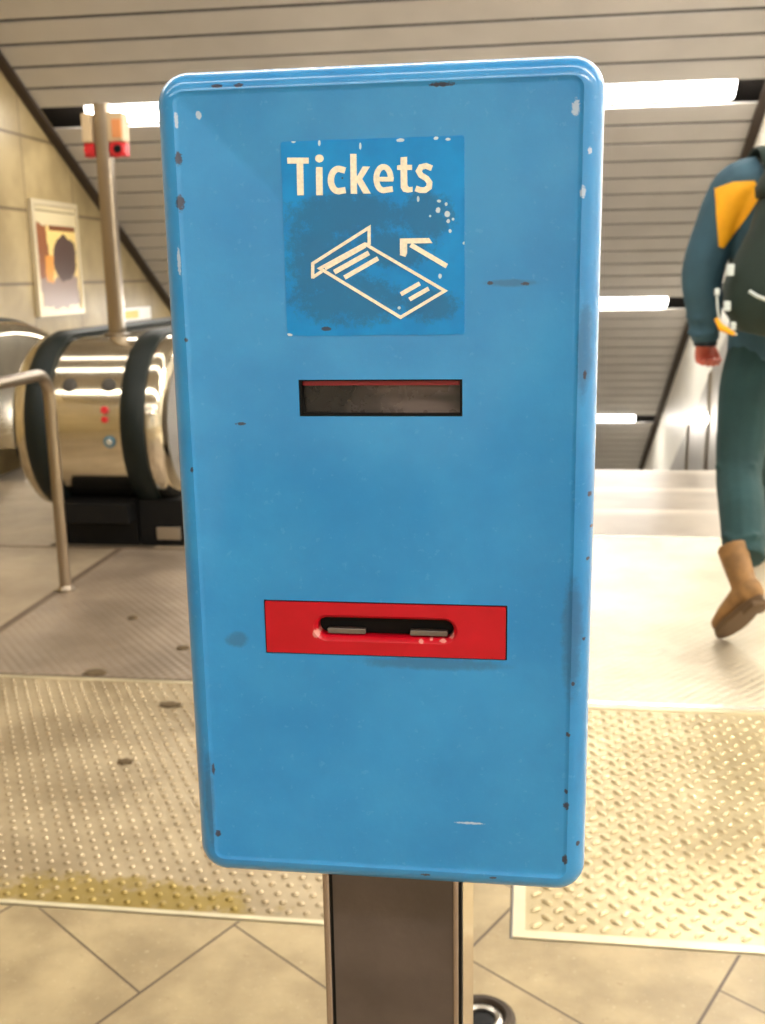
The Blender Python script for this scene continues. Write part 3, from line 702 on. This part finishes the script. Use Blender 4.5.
# joints
def off(p, *d): return p + Vector(d)
shL, elL, wrL = Vector((.635, 3.60, 1.385)), Vector((.545, 3.63, 1.115)), Vector((.568, 3.66, .885))
shR, elR, wrR = Vector((.995, 3.60, 1.385)), Vector((1.07, 3.55, 1.11)), Vector((1.08, 3.68, .89))
hipL, knL, anL = Vector((.715, 3.61, .90)), Vector((.668, 3.50, .50)), Vector((.668, 3.215, .205))
anL = Vector((.650, 3.225, .245))
hipR, knR, anR = Vector((.895, 3.62, .90)), Vector((.915, 3.97, .50)), Vector((.920, 4.27, .115))
def stack(rows, n=20): return loops([[(cx + rx * math.cos(2 * PI * k / n), cy + ry * math.sin(2 * PI * k / n), z) for k in range(n)] for cx, cy, z, rx, ry in rows])
def limb(P, R, n=14): 
    pts = catmull(P, 5); rr = []
    m = len(P) - 1
    for i in range(len(pts)):
        t = i / 5; j = min(int(t), m - 1); f = t - j; rr.append(R[j] * (1 - f) + R[j + 1] * f)
    return tube(pts, rr, n)
def hand(wr, side, k=.82):
    """relaxed hand hanging down: palm, four curled fingers and a thumb; side -1 = left hand"""
    vf = []
    fwd = Vector((-side * .8, .6, 0)); dn = Vector((0, .12, -1)).normalized(); out = Vector((side * .6, .8, 0))
    vf.append(tube([wr + Vector((0, 0, .05)), wr, wr + dn * .03, wr + dn * .062], [(.021, .027), (.020, .028), (.017, .041), (.015, .043)], 12, ref=out))
    for i, ln in enumerate((.046, .050, .047, .040)):
        b = wr + dn * .058 + fwd * (.030 - .020 * i); inn = -out
        p1 = b + dn * ln * .42 + inn * .004; p2 = p1 + (dn * .3 + inn).normalized() * ln * .6; p3 = p2 + (-dn * .7 + inn * .5).normalized() * ln * .5
        vf.append(tube([b - dn * .02, b, p1, p2, p3], [.0095, .0105, .0100, .0092, .0075], 10))
    b = wr + dn * .03 + fwd * .03; p1 = b + (fwd * .7 + dn * .7).normalized() * .032; p2 = p1 + (dn * .9 + fwd * .25 - out * .3).normalized() * .028
    vf.append(tube([b - fwd * .02, b, p1, p2, p2 + dn * .008], [.012, .013, .0105, .009, .006], 10))
    return vf
hc = Vector((.835, 3.66, 1.63))
bodyp = [stack([(.815, 3.62, .86, .15, .10), (.815, 3.62, .95, .155, .105), (.815, 3.61, 1.08, .135, .095), (.815, 3.60, 1.25, .16, .11), (.815, 3.60, 1.36, .17, .10), (.815, 3.605, 1.43, .12, .07), (.815, 3.61, 1.46, .06, .055)]),
         tube([(.815, 3.61, 1.42), (.825, 3.63, 1.50), (.83, 3.65, 1.58)], [.062, .055, .055], 14),
         ellips(hc + Vector((0, -.012, .02)), (.076, .094, .098), 20, 14), ellips(hc + Vector((0, .03, -.045)), (.058, .062, .068), 16, 12),
         tube([hc + Vector((0, .088, .02)), hc + Vector((0, .106, -.012)), hc + Vector((0, .100, -.026))], [.009, .014, .012], 10),
         ellips(hc + Vector((0, .085, -.062)), (.024, .010, .007), 10, 6), ellips(hc + Vector((0, .084, -.073)), (.021, .010, .006), 10, 6),
         ellips(hc + Vector((-.028, .082, .012)), (.013, .008, .008), 10, 6), ellips(hc + Vector((.028, .082, .012)), (.013, .008, .008), 10, 6),
         ellips(hc + Vector((-.078, .0, -.005)), (.009, .018, .030), 10, 8), ellips(hc + Vector((.078, .0, -.005)), (.009, .018, .030), 10, 8),
         limb([shL, elL, wrL], [.05, .038, .024]), limb([shR, elR, wrR], [.05, .038, .024]),
         limb([off(hipL, .02, 0, 0), knL, knL.lerp(anL, .8)], [.066, .052, .035]), limb([off(hipR, -.02, 0, 0), knR, knR.lerp(anR, .8)], [.066, .052, .035])] + hand(off(wrL, 0, 0, .022), -1) + hand(off(wrR, 0, 0, .022), 1)
b_ = build('body', join(*bodyp), M_skin, person); remesh(b_, .0042, 3)
hr = [ellips(hc + Vector((0, -.022, .035)), (.085, .098, .098), 20, 14), stack([(hc.x, hc.y - .045, hc.z - .06, .055, .045), (hc.x, hc.y - .04, hc.z, .078, .06), (hc.x, hc.y - .03, hc.z + .04, .08, .07)])]
h_ = build('hair', join(*hr), M_hair, person); remesh(h_, .006, 3)
# jacket
def off(p, *d): return p + Vector(d)
jk = [stack([(.815, 3.61, .84, .185, .13), (.815, 3.61, .93, .185, .135), (.815, 3.61, 1.06, .175, .125), (.815, 3.60, 1.22, .185, .13), (.815, 3.60, 1.34, .20, .125), (.815, 3.605, 1.41, .17, .10), (.82, 3.61, 1.455, .10, .085), (.825, 3.62, 1.51, .075, .075)], 24),
      limb([off(shL, .06, 0, .0), off(shL, -.005, 0, -.02), (elL + shL) / 2 + Vector((-.012, 0, 0)), elL, (elL + wrL) / 2, off(wrL, 0, 0, .012)], [.085, .082, .070, .068, .058, .044]),
      limb([off(shR, -.06, 0, 0), off(shR, .005, 0, -.02), (elR + shR) / 2, elR, (elR + wrR) / 2, off(wrR, 0, 0, .012)], [.085, .082, .070, .066, .058, .044])]
for (a, b, r) in ((shL, elL, .068), (elL, wrL, .057)):     # sleeve folds
    for f in (.35, .62, .85):
        c = a.lerp(b, f); jk.append(tube([c + Vector((-r, -.01, .006)), c + Vector((-r * .5, -r * .86, -.004)), c + Vector((r * .5, -r * .86, .008))], [.008, .011, .006], 8))
j_ = build('jacket', join(*jk), M_jack, person); remesh(j_, .007, 5)
j_.modifiers.clear()
# dark cuff
build('cuff', tube([off(wrL, 0, 0, .022), off(wrL, 0, 0, -.004)], [(.040, .044), (.037, .041)], 18, ref=(1, 0, 0)), mat('dark_cuff', (30, 40, 48), .8), j_, smooth=True, auto=40)
build('cuff', tube([off(wrR, 0, 0, .022), off(wrR, 0, 0, -.004)], [(.040, .044), (.037, .041)], 18, ref=(1, 0, 0)), mat('dark_cuff', (30, 40, 48), .8), j_, smooth=True, auto=40)
# orange shoulder panel: the jacket's own surface inside an outline
def in_poly(x, z, P):
    c = False; n = len(P)
    for i in range(n):
        (x1, z1), (x2, z2) = P[i], P[(i + 1) % n]
        if (z1 > z) != (z2 > z) and x < (x2 - x1) * (z - z1) / (z2 - z1) + x1: c = not c
    return c
YJ = 3.49
OP = [(pxY(*p, YJ).x, pxY(*p, YJ).z) for p in ((718, 187), (735, 181), (756, 180), (763, 192), (752, 212), (742, 228), (728, 248), (722, 246), (719, 215))]
me = j_.data; jl = root_loc(j_)
# grid of points dropped on to the back of the jacket
from mathutils.bvhtree import BVHTree
bvh = BVHTree.FromPolygons([v.co + jl for v in me.vertices], [p.vertices[:] for p in me.polygons])
def drape(poly_, lift, m, name, parent, step=.004, ydir=1.0):
    xs = [p[0] for p in poly_]; zs = [p[1] for p in poly_]; cx_, cz_ = sum(xs) / len(xs), sum(zs) / len(zs)
    # rings from the outline to the centre so that the outline stays crisp
    O = []
    for i in range(len(poly_)):
        a, b = poly_[i], poly_[(i + 1) % len(poly_)]
        for k in range(6): O.append((a[0] + (b[0] - a[0]) * k / 6, a[1] + (b[1] - a[1]) * k / 6))
    rings = []
    for q in (1, .85, .7, .55, .4, .25, .1):
        l = []
        for x, z in O:
            x_, z_ = cx_ + (x - cx_) * q, cz_ + (z - cz_) * q
            h = bvh.ray_cast(Vector((x_, 2.8, z_)), Vector((0, 1, 0)))
            y = h[0].y if h[0] else YJ + .05
            l.append((x_, y - lift, z_))
        rings.append(l)
    back = [(x, y + lift + .004, z) for x, y, z in rings[0]]
    return build(name, loops([back] + rings), m, parent, smooth=True, auto=60)
drape(OP, .006, M_yel, 'orange_panel', j_)
# trousers
tr = [stack([(.815, 3.62, .80, .165, .12), (.815, 3.62, .88, .175, .13), (.815, 3.61, .97, .165, .12)]),
      limb([off(hipL, .02, 0, -.02), off(hipL.lerp(knL, .4), 0, 0, 0), knL, knL.lerp(anL, .45) + Vector((0, -.01, 0)), anL + Vector((0, .02, .02))], [.100, .094, .072, .072, .062]),
      limb([off(hipR, -.02, 0, -.02), hipR.lerp(knR, .4), knR, knR.lerp(anR, .45) + Vector((0, -.01, 0)), anR + Vector((0, -.01, -.02))], [.105, .098, .074, .070, .064])]
for c, r in ((knL + Vector((0, 0, .01)), .074), (knL + Vector((0, -.06, -.05)), .070), (anL + Vector((0, .06, .09)), .064)):
    tr.append(tube([c + Vector((-r, -.01, 0)), c + Vector((-r * .5, -r * .87, -.01)), c + Vector((r * .4, -r * .9, .01)), c + Vector((r * .95, -.02, 0))], [.008, .012, .010, .006], 8))
t_ = build('trousers', join(*tr), M_trou, person); remesh(t_, .007, 4)
# boots
def boot(name, M4):
    """built heel-to-toe along +y with the sole at z=0, then placed by M4"""
    def T(vf): return [tuple(M4 @ Vector(p)) for p in vf[0]], vf[1]
    up_ = [T(tube([(0, .02, .035), (0, .09, .045), (0, .17, .038), (0, .235, .030), (0, .262, .028)], [(.037, .034), (.041, .040), (.046, .032), (.042, .026), (.026, .018)], 16, ref=(1, 0, 0))),
           T(ellips((0, .038, .045), (.037, .042, .044))),
           T(tube([(0, .055, .03), (0, .055, .09), (0, .052, .14), (0, .046, .20)], [(.036, .046), (.037, .045), (.040, .048), (.044, .052)], 16, ref=(1, 0, 0)))]
    o = build('boot', join(*up_), M_boot, person); remesh(o, .0055, 3)
    pr = []
    for i in range(20):
        a = 2 * PI * i / 20; y = .135 + .140 * math.cos(a); wd = .036 + .012 * (math.cos(a) + .3) * (1 if math.cos(a) > -.3 else 0); pr.append((wd * math.sin(a) * 1.05, y))
    build('sole', join(T(loops([[(x, y, -.006) for x, y in pr], [(x * 1.04, y, .0) for x, y in pr], [(x * 1.02, y, .012) for x, y in pr]])),
                       T(box(-.032, .032, .0, .07, -.020, -.004, .004))), M_sole, o, smooth=True, auto=40)
    return o
def place(toe, heel, roll=0):
    f = (Vector(toe) - Vector(heel)).normalized(); s_ = f.cross(Vector((0, 0, 1))).normalized(); u = s_.cross(f)
    return Matrix.Translation(Vector(heel)) @ Matrix(((s_.x, f.x, u.x, 0), (s_.y, f.y, u.y, 0), (s_.z, f.z, u.z, 0), (0, 0, 0, 1))) @ Matrix.Rotation(roll, 4, 'Y')
boot('boot', place((.606, 3.262, .020), (.672, 3.09, .19)))
boot('boot', place((.950, 4.47, .040), (.915, 4.22, .026)))

# ---------------------------------------------------------------- backpack
bp_ = thing('backpack', 'dark green hiking backpack on the walking person, with white buckles', 'backpack', (.82, 3.36, .92))
cx, YP = .822, 3.37
rowsP = [(.925, .12, .06), (.945, .205, .09), (1.00, .245, .115), (1.08, .252, .125), (1.16, .222, .122), (1.24, .185, .115), (1.32, .165, .105), (1.38, .145, .09), (1.42, .11, .06), (1.435, .06, .03)]
def sq(cx, cy, z, rx, ry, n=28, e=.62):
    l = []
    for k in range(n):
        a = 2 * PI * k / n; c, s_ = math.cos(a), math.sin(a); l.append((cx + rx * math.copysign(abs(c) ** e, c), cy + ry * math.copysign(abs(s_) ** e, s_), z))
    return l
pk = build('pack_body', loops([sq(cx, YP - .0, z, rx, ry) for z, rx, ry in rowsP]), M_pack, bp_, smooth=True)
build('lid', loops([sq(cx, YP - .01, z, rx, ry) for z, rx, ry in ((1.33, .172, .115), (1.36, .176, .12), (1.41, .15, .10), (1.45, .11, .07), (1.465, .05, .03))]), M_pack, bp_, smooth=True)
build('front_pocket', loops([sq(cx, YP - .10, z, rx, ry) for z, rx, ry in ((.95, .10, .03), (.97, .14, .05), (1.06, .15, .058), (1.16, .14, .052), (1.21, .11, .03))]), M_pack, bp_, smooth=True)
M_bk = mat('pale_buckle', (196, 206, 206), .4)
for (x, y, r, Y) in ((730, 270, .013, 3.285), (727, 306, .011, 3.28), (733, 326, .009, 3.29), (717, 292, .008, 3.30)):
    p = pxY(x, y, Y); build('buckle', box(p.x - r * .8, p.x + r * .8, p.y - .012, p.y + .012, p.z - r * 1.3, p.z + r * 1.3, .003), M_bk, bp_)
a, b, c = pxY(749, 291, 3.22), pxY(757, 296, 3.215), pxY(775, 303, 3.21)
build('strap', tube([a, b, c], .0055, 8), M_bk, bp_, smooth=True)
a, b, c = pxY(717, 296, 3.31), pxY(720, 320, 3.30), pxY(737, 335, 3.29)
build('side_strap', tube(catmull([a, b, c], 5), .0035, 8), M_bk, bp_, smooth=True)
build('strap', tube([pxY(717, 318, 3.31), pxY(722, 328, 3.30), pxY(734, 334, 3.28)], [.009, .012, .006], 8), M_yel, bp_, smooth=True)
for sx in (-1, 1):
    sp_ = [Vector((cx + sx * .10, 3.50, 1.40)), Vector((cx + sx * .115, 3.53, 1.475)), Vector((cx + sx * .125, 3.62, 1.485)), Vector((cx + sx * .13, 3.72, 1.42)), Vector((cx + sx * .135, 3.755, 1.28)), Vector((cx + sx * .16, 3.72, 1.12)), Vector((cx + sx * .19, 3.62, 1.02)), Vector((cx + sx * .19, 3.45, .98))]
    build('shoulder_strap', tube(catmull(sp_, 4), [(.027, .007)] * 29, 10, ref=(1, 0, 0)), M_pack, bp_, smooth=True)
